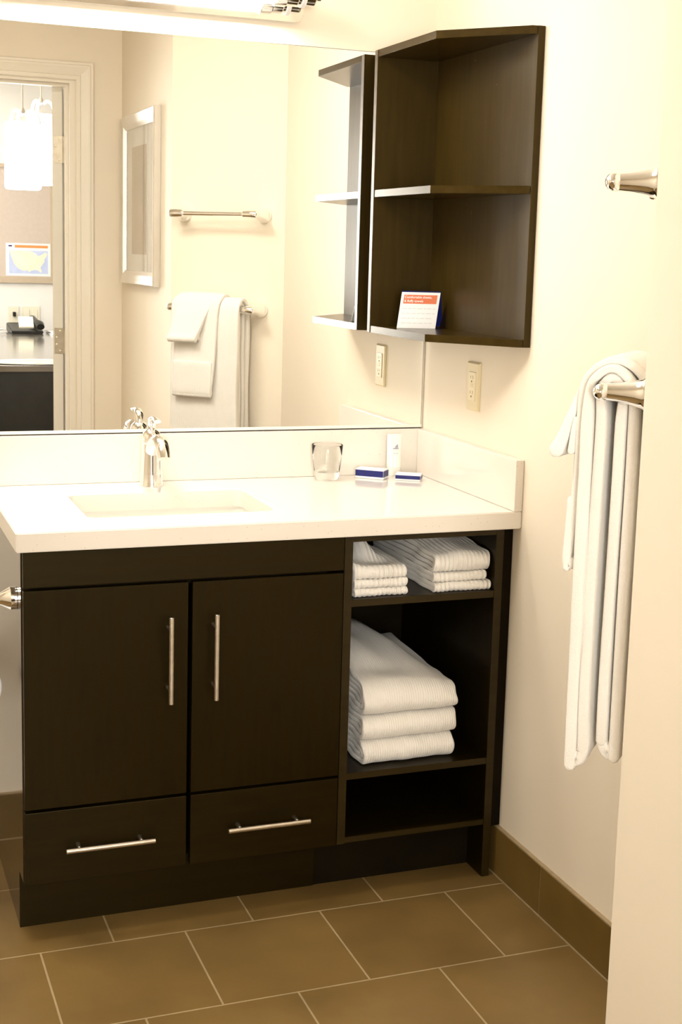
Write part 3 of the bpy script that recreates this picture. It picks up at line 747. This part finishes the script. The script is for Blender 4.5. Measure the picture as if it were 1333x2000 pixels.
ZS1 = 0.6802; ZS2 = 0.2882
G1 = 'washcloths stacked at the left of the top shelf'
def hump1(x, y):
    return 0.044*math.exp(-((y+0.415)/0.045)**2 - ((x+0.325)/0.026)**2) - 0.009*math.exp(-((y+0.475)/0.022)**2 - ((x+0.31)/0.03)**2) + 0.007*math.exp(-((x+0.375)/0.014)**2)
folded('washcloth', 'bottom folded white washcloth of the small left stack', 'washcloth', G1, -0.3750, -0.2500, -0.5260, -0.30, ZS1, 0.0190, 2, TERRY, 0.0008, 0.0118, seed=1)
folded('washcloth', 'middle folded white washcloth of the small left stack', 'washcloth', G1, -0.3795, -0.2535, -0.5280, -0.30, ZS1+0.0192, 0.0190, 2, TERRY, 0.0008, 0.0118, seed=2)
folded('washcloth', 'rumpled top white washcloth of the small left stack', 'washcloth', G1, -0.3815, -0.2560, -0.5290, -0.30, ZS1+0.0384, 0.0300, 2, TERRY, 0.0009, 0.0118, hump1, seed=3)
G2 = 'hand towels stacked at the right of the top shelf'
def hump2(x, y):
    return 0.012*math.exp(-((y+0.36)/0.10)**2) - 0.003*math.sin((x+0.2)*60)
folded('hand_towel', 'bottom folded white hand towel of the right stack on the top shelf', 'hand towel', G2, -0.1900, -0.0495, -0.5290, -0.16, ZS1, 0.0215, 2, TERRY, 0.0008, 0.0112, seed=4)
folded('hand_towel', 'middle folded white hand towel of the right stack on the top shelf', 'hand towel', G2, -0.1905, -0.0590, -0.5250, -0.16, ZS1+0.0217, 0.0205, 2, TERRY, 0.0008, 0.0112, seed=5)
folded('hand_towel', 'thicker top white hand towel of the right stack on the top shelf', 'hand towel', G2, -0.1870, -0.0510, -0.5260, -0.16, ZS1+0.0424, 0.0430, 4, TERRY, 0.0008, 0.0112, hump2, seed=6)
G3 = 'bath towels stacked on the middle shelf'
def hump3(x, y):
    b_ = max(0.0, min(1.0, (y+0.555)/0.27)); b_ = b_*b_*(3-2*b_)
    l_ = max(0.0, min(1.0, (-0.10-x)/0.15)); l_ = l_*l_*(3-2*l_)
    return b_*(0.008 + 0.036*l_ + 0.007*math.sin(55*x+2.0+9*y)) - 0.010*math.exp(-((y+0.43)/0.035)**2 - ((x+0.27)/0.05)**2) - 0.014*(1-l_) - 0.007*math.exp(-((y+0.522)/0.028)**2)
folded('bath_towel', 'bottom folded white bath towel on the middle shelf', 'bath towel', G3, -0.3400, -0.1170, -0.5180, -0.12, ZS2, 0.0570, 4, TERRYF, 0.0, 0.01, seed=7, skew=0.02)
folded('bath_towel', 'second folded white bath towel, between the two others on the middle shelf', 'bath towel', G3, -0.3420, -0.1120, -0.5200, -0.12, ZS2+0.0572, 0.0560, 4, TERRYF, 0.0, 0.01, seed=8, skew=0.02)
folded('bath_towel', 'plump top white bath towel of the stack on the middle shelf', 'bath towel', G3, -0.3420, -0.1130, -0.5220, -0.12, ZS2+0.1134, 0.0720, 6, TERRYF, 0.0, 0.01, hump3, seed=9, skew=0.02)

# ------------------------------------------------------------------ towel bars on the diagonal wall
E_ = Vector((XE, YE-YC, 0)).normalized()              # along the wall, from the right wall corner outwards
N_ = Vector((-0.71018, 0.70402, 0))                   # out of the wall
O_ = Vector((0, YC, 0))
def WP(t, s, z): q = O_ + E_*t + N_*s; return Vector((q.x, q.y, z))
def towel_bar(label, ta, tb, z):
    t = thing('towel_bar', label, 'towel bar', tuple(WP((ta+tb)/2, 0, z)), 'towel bars on the diagonal wall')
    SB = 0.074
    bm = bmesh.new(); lathe(bm, [(0, 0.0075), (abs(ta-tb), 0.0075)], WP(tb, SB, z), E_, 24); part('bar', bm, CHROME, t, 0.6)
    for tt, s in ((ta, 1), (tb, -1)):
        bm = bmesh.new()
        lathe(bm, [(0.0004, 0.0262), (0.004, 0.0268), (0.009, 0.0255), (0.011, 0.0238), (0.020, 0.0208), (0.034, 0.0172), (0.050, 0.0146), (0.064, 0.0132), (0.078, 0.0128)], WP(tt, 0, z), N_, 36)
        lathe(bm, [(-0.040, 0.0105), (-0.037, 0.0128), (-0.012, 0.0136), (0.008, 0.0136), (0.013, 0.0105), (0.020, 0.0035), (0.021, 0.0)], WP(tt, SB, z), E_*s, 28)
        part('post', bm, CHROME, t, 0.6)
        bm = bmesh.new(); lathe(bm, [(0, 0.0022), (0.0006, 0.0020)], WP(tt-0.006*s, 0.0052, z-0.0205), N_, 10); part('set_screw', bm, STEELS, t)
    return t
towel_bar('empty chrome towel bar, the upper one on the diagonal wall', 0.384, 0.0763, 1.5315)
towel_bar('lower chrome towel bar carrying hanging towels on the diagonal wall', 0.388, 0.0846, 1.2195)

ZBAR = 1.2195; SB = 0.074
TW = lambda a, b, c: tuple(WP(c, a, b))
def arch(sf, sb, zb_f, zb_b, r, t_top, t_f, t_b, flare=None):
    """front leg at distance sf, back leg at sb, arch radius r over the bar; returns centre line"""
    pts = []
    legs = [zb_f + (ZBAR-0.05-zb_f)*k/6 for k in range(7)]
    for z in legs: pts.append((sf + (flare(z) if flare else 0), z, t_f))
    for a in (20, 50, 75, 90, 105, 130, 160):
        A_ = math.radians(a); mid = (sf+sb)/2; hw = (sf-sb)/2
        pts.append((SB + (mid-SB)*0.9 + max(r, hw*0.98)*math.cos(A_), ZBAR + r*math.sin(A_) - 0.010*(abs(math.cos(A_)))**2, t_top))
    for k in range(7):
        z = (ZBAR-0.05) + (zb_b-(ZBAR-0.05))*k/6
        pts.append((sb, z, t_b))
    return pts
def wave(seed, amp, kx=38, kz=6):
    r_ = random.Random(seed); p = [r_.uniform(0, 6.28) for _ in range(4)]
    def w(a, b, c, f):
        dn_ = min(1.0, max(0.0, (ZBAR-b)/0.25))
        s = 1 if a > 0.068 else 0.35
        return (amp*s*dn_*math.sin(kx*c + p[0] + kz*(b-ZBAR)*0.6) + 0.0012*math.sin(11*b+p[1]), 0.0, 0.003*dn_*math.sin(14*b+p[2]))
    return w
bm = bmesh.new()
ribbon(bm, arch(0.0800, 0.0500, 0.640, 0.660, 0.0190, 0.0150, 0.0190, 0.0185), 0.120, 0.366, TW, nc=40, n=5, wob=wave(1, 0.0030))
ribbon(bm, arch(0.1010, 0.0290, 0.612, 0.636, 0.0330, 0.0130, 0.0200, 0.0180), 0.1120, 0.370, TW, nc=40, n=5, wob=wave(2, 0.0030))
# the doubled hems
for s0, s1, zb_ in ((0.0800, 0.1010, 0.622), (0.0500, 0.0290, 0.642)):
    pts = [(s0, zb_+0.06, 0.018), (s0, zb_+0.02, 0.018), ((s0+s1)/2, zb_-0.002, 0.020), (s1, zb_+0.02, 0.018), (s1, zb_+0.06, 0.018)]
    ribbon(bm, pts, 0.116, 0.368, TW, nc=40, n=4, wob=wave(2, 0.0030))
tag(obj('bath_towel', bm, TERRYP, None, 3.14), 'long white bath towel hanging innermost on the lower towel bar', 'bath towel')
bm = bmesh.new()
def fl(z): return 0.010*max(0, (1.12-z)/0.2)**1.5
ribbon(bm, arch(0.1180, 0.0130, 0.930, 0.945, 0.0445, 0.0110, 0.0125, 0.0090, fl), 0.180, 0.352, TW, nc=30, n=5,
       ctab=lambda f: (0.180+0.018*max(0, 1-2.2*f), 0.352-0.004*max(0, 1-2*f)), wob=wave(3, 0.0015, 30))
ribbon(bm, [(0.1195, 0.942, 0.012), (0.124, 0.934, 0.016), (0.129, 0.946, 0.012), (0.1285, 0.98, 0.011), (0.127, 1.04, 0.010)], 0.198, 0.348, TW, nc=30, n=5, wob=wave(3, 0.0015, 30))
tag(obj('hand_towel', bm, TERRYP, None, 3.14), 'white hand towel draped over the bath towel on the lower towel bar', 'hand towel')
bm = bmesh.new()
def fl2(z): return 0.018*max(0, (1.20-z)/0.09)**1.1
wp = [(0.1500, 1.118, 0.024), (0.1435, 1.135, 0.020), (0.1360, 1.160, 0.016), (0.1290, 1.185, 0.0135), (0.1220, 1.207, 0.012), (0.1120, 1.230, 0.011), (0.0990, 1.250, 0.0105), (0.0820, 1.263, 0.010),
      (0.0620, 1.267, 0.010), (0.0420, 1.262, 0.0095), (0.0240, 1.246, 0.0085), (0.0110, 1.222, 0.006), (0.0060, 1.195, 0.005), (0.0045, 1.165, 0.005), (0.0045, 1.135, 0.005)]
ribbon(bm, wp, 0.20, 0.335, TW, nc=26, n=5, ctab=lambda f: (0.196+0.050*max(0, 1-2.1*f), 0.330+0.022*max(0, 1-2.1*f)), wob=lambda a, b, c, f: (0.003*math.sin(40*c)*max(0, 1-3*f), 0.0))
ribbon(bm, [(0.1290, 1.118, 0.012), (0.1280, 1.135, 0.010), (0.1265, 1.155, 0.008), (0.1250, 1.17, 0.006)], 0.245, 0.350, TW, nc=20, n=5)
tag(obj('washcloth', bm, TERRYP, None, 3.14), 'small white washcloth topmost on the lower towel bar, flaring outwards', 'washcloth')

# ------------------------------------------------------------------ framed picture on the jutting wall
py0, py1, pz0, pz1 = -2.262, -1.666, 1.276, 1.905
pf = thing('framed_picture', 'wide silver framed artwork with cream mat on the jutting wall', 'picture', (XE, -1.96, 1.59))
bm = bmesh.new(); fwid = 0.050
def fr2(ins, dep): return [bm.verts.new((XE-dep, y, z)) for y, z in ((py0+ins, pz0+ins), (py1-ins, pz0+ins), (py1-ins, pz1-ins), (py0+ins, pz1-ins))]
rs = [fr2(0, 0.001), fr2(0, 0.024), fr2(0.004, 0.028), (fr2(fwid*0.7, 0.022)), fr2(fwid, 0.014), fr2(fwid, 0.003)]
for r1, r2 in zip(rs, rs[1:]):
    for k in range(4): bm.faces.new((r1[k], r1[(k+1) % 4], r2[(k+1) % 4], r2[k]))
part('frame', bm, SILVER, pf)
part('mat_board', B(XE-0.0075, XE-0.004, py0+fwid-0.004, py1-fwid+0.004, pz0+fwid-0.004, pz1-fwid+0.004), noise_color(mat('cream_mat', (0.8, 0.76, 0.66), 0.8), (0.90, 0.87, 0.78), (0.92, 0.89, 0.80), 20), pf)
ART = mat('art_print', (0.6, 0.5, 0.35), 0.6)
n, l, b = nt(ART); tc_ = n.new('ShaderNodeTexCoord'); sp = n.new('ShaderNodeSeparateXYZ'); l.new(tc_.outputs['Object'], sp.inputs[0])
nz = n.new('ShaderNodeTexNoise'); nz.inputs['Scale'].default_value = 5; l.new(tc_.outputs['Object'], nz.inputs['Vector'])
cr = n.new('ShaderNodeValToRGB'); cr.color_ramp.elements[0].position = 0.38; cr.color_ramp.elements[0].color = (0.52, 0.44, 0.30, 1); cr.color_ramp.elements[1].position = 0.62; cr.color_ramp.elements[1].color = (0.66, 0.50, 0.36, 1)
l.new(nz.outputs[0], cr.inputs[0]); l.new(cr.outputs[0], b.inputs['Base Color'])
part('art_print', B(XE-0.0090, XE-0.0076, py0+0.150, py1-0.195, pz0+0.112, pz1-0.118), ART, pf, label='beige and rust abstract print')
part('glass_pane', B(XE-0.0125, XE-0.0110, py0+fwid-0.003, py1-fwid+0.003, pz0+fwid-0.003, pz1-fwid+0.003), PICGLASS, pf)

# ------------------------------------------------------------------ toilet paper on the cabinet side
th_ = thing('toilet_paper_holder', 'chrome paper holder fixed to the left side of the sink cabinet', 'paper holder', (-1.082, -0.455, 0.708))
bm = bmesh.new()
lathe(bm, [(0.0004, 0.0235), (0.0125, 0.0235), (0.0135, 0.0225), (0.030, 0.0135), (0.050, 0.0085), (0.056, 0.0075)], (-1.0822, -0.455, 0.708), (-1, 0, 0), 36)
part('post', bm, CHROME, th_, 0.5)
bm = bmesh.new()
tube(bm, bez((-1.134, -0.455, 0.708), (-1.160, -0.455, 0.708), (-1.165, -0.455, 0.69), (-1.165, -0.455, 0.66), 8) + [Vector((-1.165, -0.455, 0.56))] + bez((-1.165, -0.455, 0.545), (-1.165, -0.455, 0.527), (-1.165, -0.45, 0.523), (-1.165, -0.43, 0.523), 6) + [Vector((-1.165, -0.28, 0.523))], 0.0045, 14)
part('arm', bm, CHROME, th_, 0.6)
bm = bmesh.new()
lathe(bm, [(0, 0.020), (0.0, 0.056), (0.002, 0.058), (0.098, 0.058), (0.10, 0.056), (0.10, 0.020), (0.0, 0.020)], (-1.165, -0.41, 0.5085), (0, 1, 0), 48, False, False)
tag(obj('toilet_paper_roll', bm, PAPER, None, 0.6), 'white toilet paper roll hanging at the left picture edge beside the cabinet', 'toilet paper')

# ------------------------------------------------------------------ bedroom things seen in the mirror
ZP = 0.858
dk = thing('kitchen_peninsula', 'long dark glossy peninsula counter in the room beyond the doorway', 'counter', (-0.7, -4.7, 0))
DTOP = noise_color(mat('dark_glossy_top', (0.10, 0.08, 0.06), 0.16, coat=0.8), (0.09, 0.072, 0.055), (0.12, 0.095, 0.07), 3)
part('top', B(-1.15, 0.25, YB+0.002, -3.30, ZP-0.03, ZP, 0.003), DTOP, dk)
part('base', B(-1.13, 0.22, YB+0.002, -3.33, 0.0, ZP-0.03, 0.002), BLACK, dk)
bm = bmesh.new(); rngs = []
for z, k in ((ZP+0.0005, 0.94), (ZP+0.003, 1.0), (ZP+0.006, 1.0), (ZP+0.004, 0.93), (ZP+0.003, 0.8)):
    rngs.append([bm.verts.new((-0.505 + 0.21*k*math.cos(2*PI*i/40), -3.465 + 0.150*k*math.sin(2*PI*i/40), z)) for i in range(40)])
for a, b in zip(rngs, rngs[1:]):
    for i in range(40): bm.faces.new((a[i], a[(i+1) % 40], b[(i+1) % 40], b[i]))
bm.faces.new(rngs[0][::-1]); bm.faces.new(rngs[-1])
tag(obj('oval_plate', bm, PORC, None, 0.8), 'oval white plate on the near edge of the dark peninsula', 'plate')

tb = thing('tack_board', 'large pinkish beige tack board on the far wall', 'notice board', (-0.6, YB, 1.5))
TBM = noise_color(mat('tack_fabric', (0.66, 0.54, 0.46), 0.9), (0.54, 0.465, 0.41), (0.56, 0.485, 0.43), 40)
TBF = noise_color(mat('tack_frame', (0.58, 0.44, 0.30), 0.5), (0.48, 0.39, 0.29), (0.51, 0.42, 0.32), 20)
part('fabric_panel', B(-0.98, -0.030, YB+0.002, YB+0.012, 1.20, 1.895), TBM, tb)
bm = bmesh.new()
box(bm, -1.01, -0.004, YB+0.001, YB+0.022, 1.162, 1.202, 0.001); box(bm, -1.01, -0.004, YB+0.001, YB+0.022, 1.893, 1.918, 0.001)
box(bm, -0.036, -0.004, YB+0.001, YB+0.022, 1.2022, 1.8928); box(bm, -1.01, -0.978, YB+0.001, YB+0.022, 1.2022, 1.8928)
part('frame', bm, TBF, tb)
yq = YB+0.0135
mp_ = thing('map_sheet', 'printed map sheet with orange header pinned on the tack board', 'map', (-0.18, yq, 1.31))
part('sheet', B(-0.3205, -0.0345, yq-0.001, yq, 1.2080, 1.4180), WHITE, mp_)
def MQ(u, v): return (-0.3205 + 0.286*u, 1.2080 + 0.210*v)     # u runs to +x ; in the mirror left stays left
def poly(bm, pts, y0, y1, mi=0): prism(bm, [MQ(u, v) for u, v in pts], y0, y1, T=lambda x, z, y: (x, y, z), mi=mi)
bm = bmesh.new(); poly(bm, [(0.20, 0.86), (0.94, 0.86), (0.94, 0.94), (0.20, 0.94)], yq, yq+0.0006)
part('header_band', bm, noise_color(mat('orange_header', (0.85, 0.28, 0.08), 0.5), (0.84, 0.27, 0.07), (0.86, 0.30, 0.1), 20), mp_, label='orange header band')
bm = bmesh.new(); poly(bm, [(0.06, 0.89), (0.14, 0.89), (0.14, 0.93), (0.06, 0.93)], yq, yq+0.0006); part('logo', bm, NAVY, mp_, label='tiny dark logo')
bm = bmesh.new(); poly(bm, [(0.07, 0.07), (0.94, 0.07), (0.94, 0.78), (0.07, 0.78)], yq, yq+0.0005)
part('sea', bm, noise_color(mat('map_sea', (0.42, 0.50, 0.80), 0.6), (0.46, 0.54, 0.80), (0.54, 0.61, 0.84), 20), mp_, label='blue sea')
land = [(0.08, 0.775), (0.10, 0.66), (0.13, 0.55), (0.17, 0.40), (0.22, 0.30), (0.28, 0.22), (0.34, 0.18), (0.42, 0.15), (0.46, 0.19), (0.52, 0.12), (0.56, 0.16), (0.64, 0.19), (0.72, 0.17), (0.78, 0.10), (0.80, 0.16), (0.77, 0.26), (0.82, 0.36), (0.86, 0.44), (0.86, 0.52), (0.90, 0.60), (0.93, 0.68), (0.88, 0.74), (0.80, 0.66), (0.72, 0.62), (0.66, 0.70), (0.58, 0.76), (0.40, 0.775)]
bm = bmesh.new(); poly(bm, land, yq+0.0005, yq+0.001)
part('land', bm, noise_color(mat('map_land', (0.80, 0.76, 0.55), 0.6), (0.74, 0.75, 0.68), (0.82, 0.76, 0.60), 18), mp_, label='cream and yellow land')

for nm, x0, x1, lab in (('wall_plate', -0.3095, -0.2400, 'single ivory wall socket plate beside the double one, above the peninsula'), ('switch_plate', -0.2212, -0.1045, 'wide ivory double wall plate above the peninsula')):
    t = thing(nm, lab, 'wall plate', ((x0+x1)/2, YB, 0.958))
    part('plate', B(x0, x1, YB+0.0005, YB+0.007, 0.9050, 1.0120, 0.002), PALEP, t)
    if nm == 'wall_plate': part('plug', B(-0.281, -0.262, YB+0.007, YB+0.040, 0.945, 0.975, 0.004), BLACK, t, label='dark cord plug')
    else:
        part('rocker', B(-0.205, -0.172, YB+0.007, YB+0.011, 0.925, 0.992, 0.002), PALEP, t); part('rocker', B(-0.154, -0.121, YB+0.007, YB+0.011, 0.925, 0.992, 0.002), PALEP, t)
ph = thing('telephone', 'black desk telephone on the far end of the peninsula', 'telephone', (-0.22, -5.75, ZP))
bm = bmesh.new(); prism(bm, [(-5.62, ZP+0.0005), (-5.90, ZP+0.0005), (-5.90, ZP+0.055), (-5.62, ZP+0.018)], -0.34, -0.145, 0.004, T=lambda a, b, c: (c, a, b)); part('base', bm, BLACK, ph)
bm = bmesh.new(); tube(bm, [(-0.165, -5.60, ZP+0.045), (-0.165, -5.64, ZP+0.060), (-0.172, -5.76, ZP+0.070), (-0.180, -5.88, ZP+0.082), (-0.180, -5.91, ZP+0.072)], [0.020, 0.022, 0.016, 0.022, 0.020], 14, ((1, 0, 0), 1.2)); part('handset', bm, BLACK, ph, 0.9)
bm = bmesh.new()
prism(bm, [(-0.285, 0), (-0.195, 0), (-0.195, 0.11), (-0.285, 0.11)], 0, 0.012, 0.001, T=lambda x, y, z: (x + y*0.05 - 0.01, -5.62 - y*0.8 + z*0.5, ZP+0.035 + y*0.55 + z*0.85))
tag(obj('note_pad', bm, noise_color(mat('cream_pad', (0.80, 0.76, 0.62), 0.7), (0.79, 0.75, 0.61), (0.81, 0.77, 0.63), 20)), 'cream note pad propped on the black telephone', 'note pad')
for k, (dx_, a) in enumerate(((0.0, 0.0), (0.012, 0.06), (0.004, -0.05))):
    bm = bmesh.new(); c_, s_ = math.cos(a), math.sin(a)
    prism(bm, [(-0.11, -0.14), (0.11, -0.14), (0.11, 0.14), (-0.11, 0.14)], ZP+0.0005+0.0052*k, ZP+0.0055+0.0052*k, 0.0008, T=lambda x, y, z: (0.0 + dx_ + x*c_ - y*s_, -5.62 + x*s_ + y*c_, z))
    tag(obj('magazine', bm, [PAPER, noise_color(mat('magazine_blue', (0.60, 0.64, 0.78), 0.4), (0.58, 0.62, 0.76), (0.62, 0.66, 0.80), 10), PAPER][k]), ['bottom white magazine right of the telephone', 'pale blue magazine in the middle of the pile right of the telephone', 'topmost white magazine right of the telephone'][k], 'magazine', 'magazines right of the telephone')
bm = bmesh.new()
cp = [Vector((-0.40 + 0.045*math.cos(k*0.42)*(1+0.02*k) - 0.003*k, -5.70 + 0.10*math.sin(k*0.42), ZP+0.006+0.0012*k)) for k in range(60)]
tube(bm, cp, 0.0035, 8)
tag(obj('coiled_cord', bm, PAPER, None, 3.14), 'pale coiled cord left of the black telephone', 'cord')

# pendants
def pendant(label, x, y, zb, zt, r, zc):
    t = thing('pendant_lamp', label, 'pendant lamp', (x, y, 2.44), 'pendant lamps beyond the doorway')
    bm = bmesh.new()
    lathe(bm, [(0, r*0.90), (0.006, r*0.97), (0.02, r), (zt-zb-0.01, r*0.98), (zt-zb, r*0.93), (zt-zb, r*0.86), (0.02, r*0.93), (0.004, r*0.88)], (x, y, zb), (0, 0, 1), 40, False, False)
    part('lamp_shade', bm, PEND, t, 0.6, 'lit white glass shade')
    bm = bmesh.new()
    for k in range(3):
        a = 2*PI*k/3 + 0.35; c_, s_ = math.cos(a), math.sin(a)
        tube(bm, bez((x+c_*r*0.9, y+s_*r*0.9, zt-0.01), (x+c_*r*0.9, y+s_*r*0.9, zt+0.06), (x+c_*r*0.45, y+s_*r*0.45, zc), (x+c_*0.012, y+s_*0.012, zc-0.035), 10), 0.0085, 10)
    part('strap', bm, PORC, t, 0.9, 'white curved straps')
    bm = bmesh.new(); lathe(bm, [(0, 0.004), (0.01, 0.014), (0.03, 0.010), (0.04, 0.0035), (2.438-zc+0.04-0.02, 0.0035), (2.438-zc+0.04-0.018, 0.05), (2.438-zc+0.04, 0.055)], (x, y, zc-0.04), (0, 0, 1), 20)
    part('cord', bm, NICKEL_D, t, 0.6, 'thin cord with metal hub')
pendant('lower lit white glass pendant lamp, the left one in the mirror', -0.4890, -3.90, 1.680, 2.002, 0.0895, 2.075)
pendant('higher lit white glass pendant lamp, the right one in the mirror', -0.3200, -4.45, 1.728, 2.095, 0.0790, 2.185)

for o in bpy.data.objects:
    if o.type == 'MESH' and o.parent is None and 'label' not in o and 'kind' not in o: print('UNTAGGED', o.name)
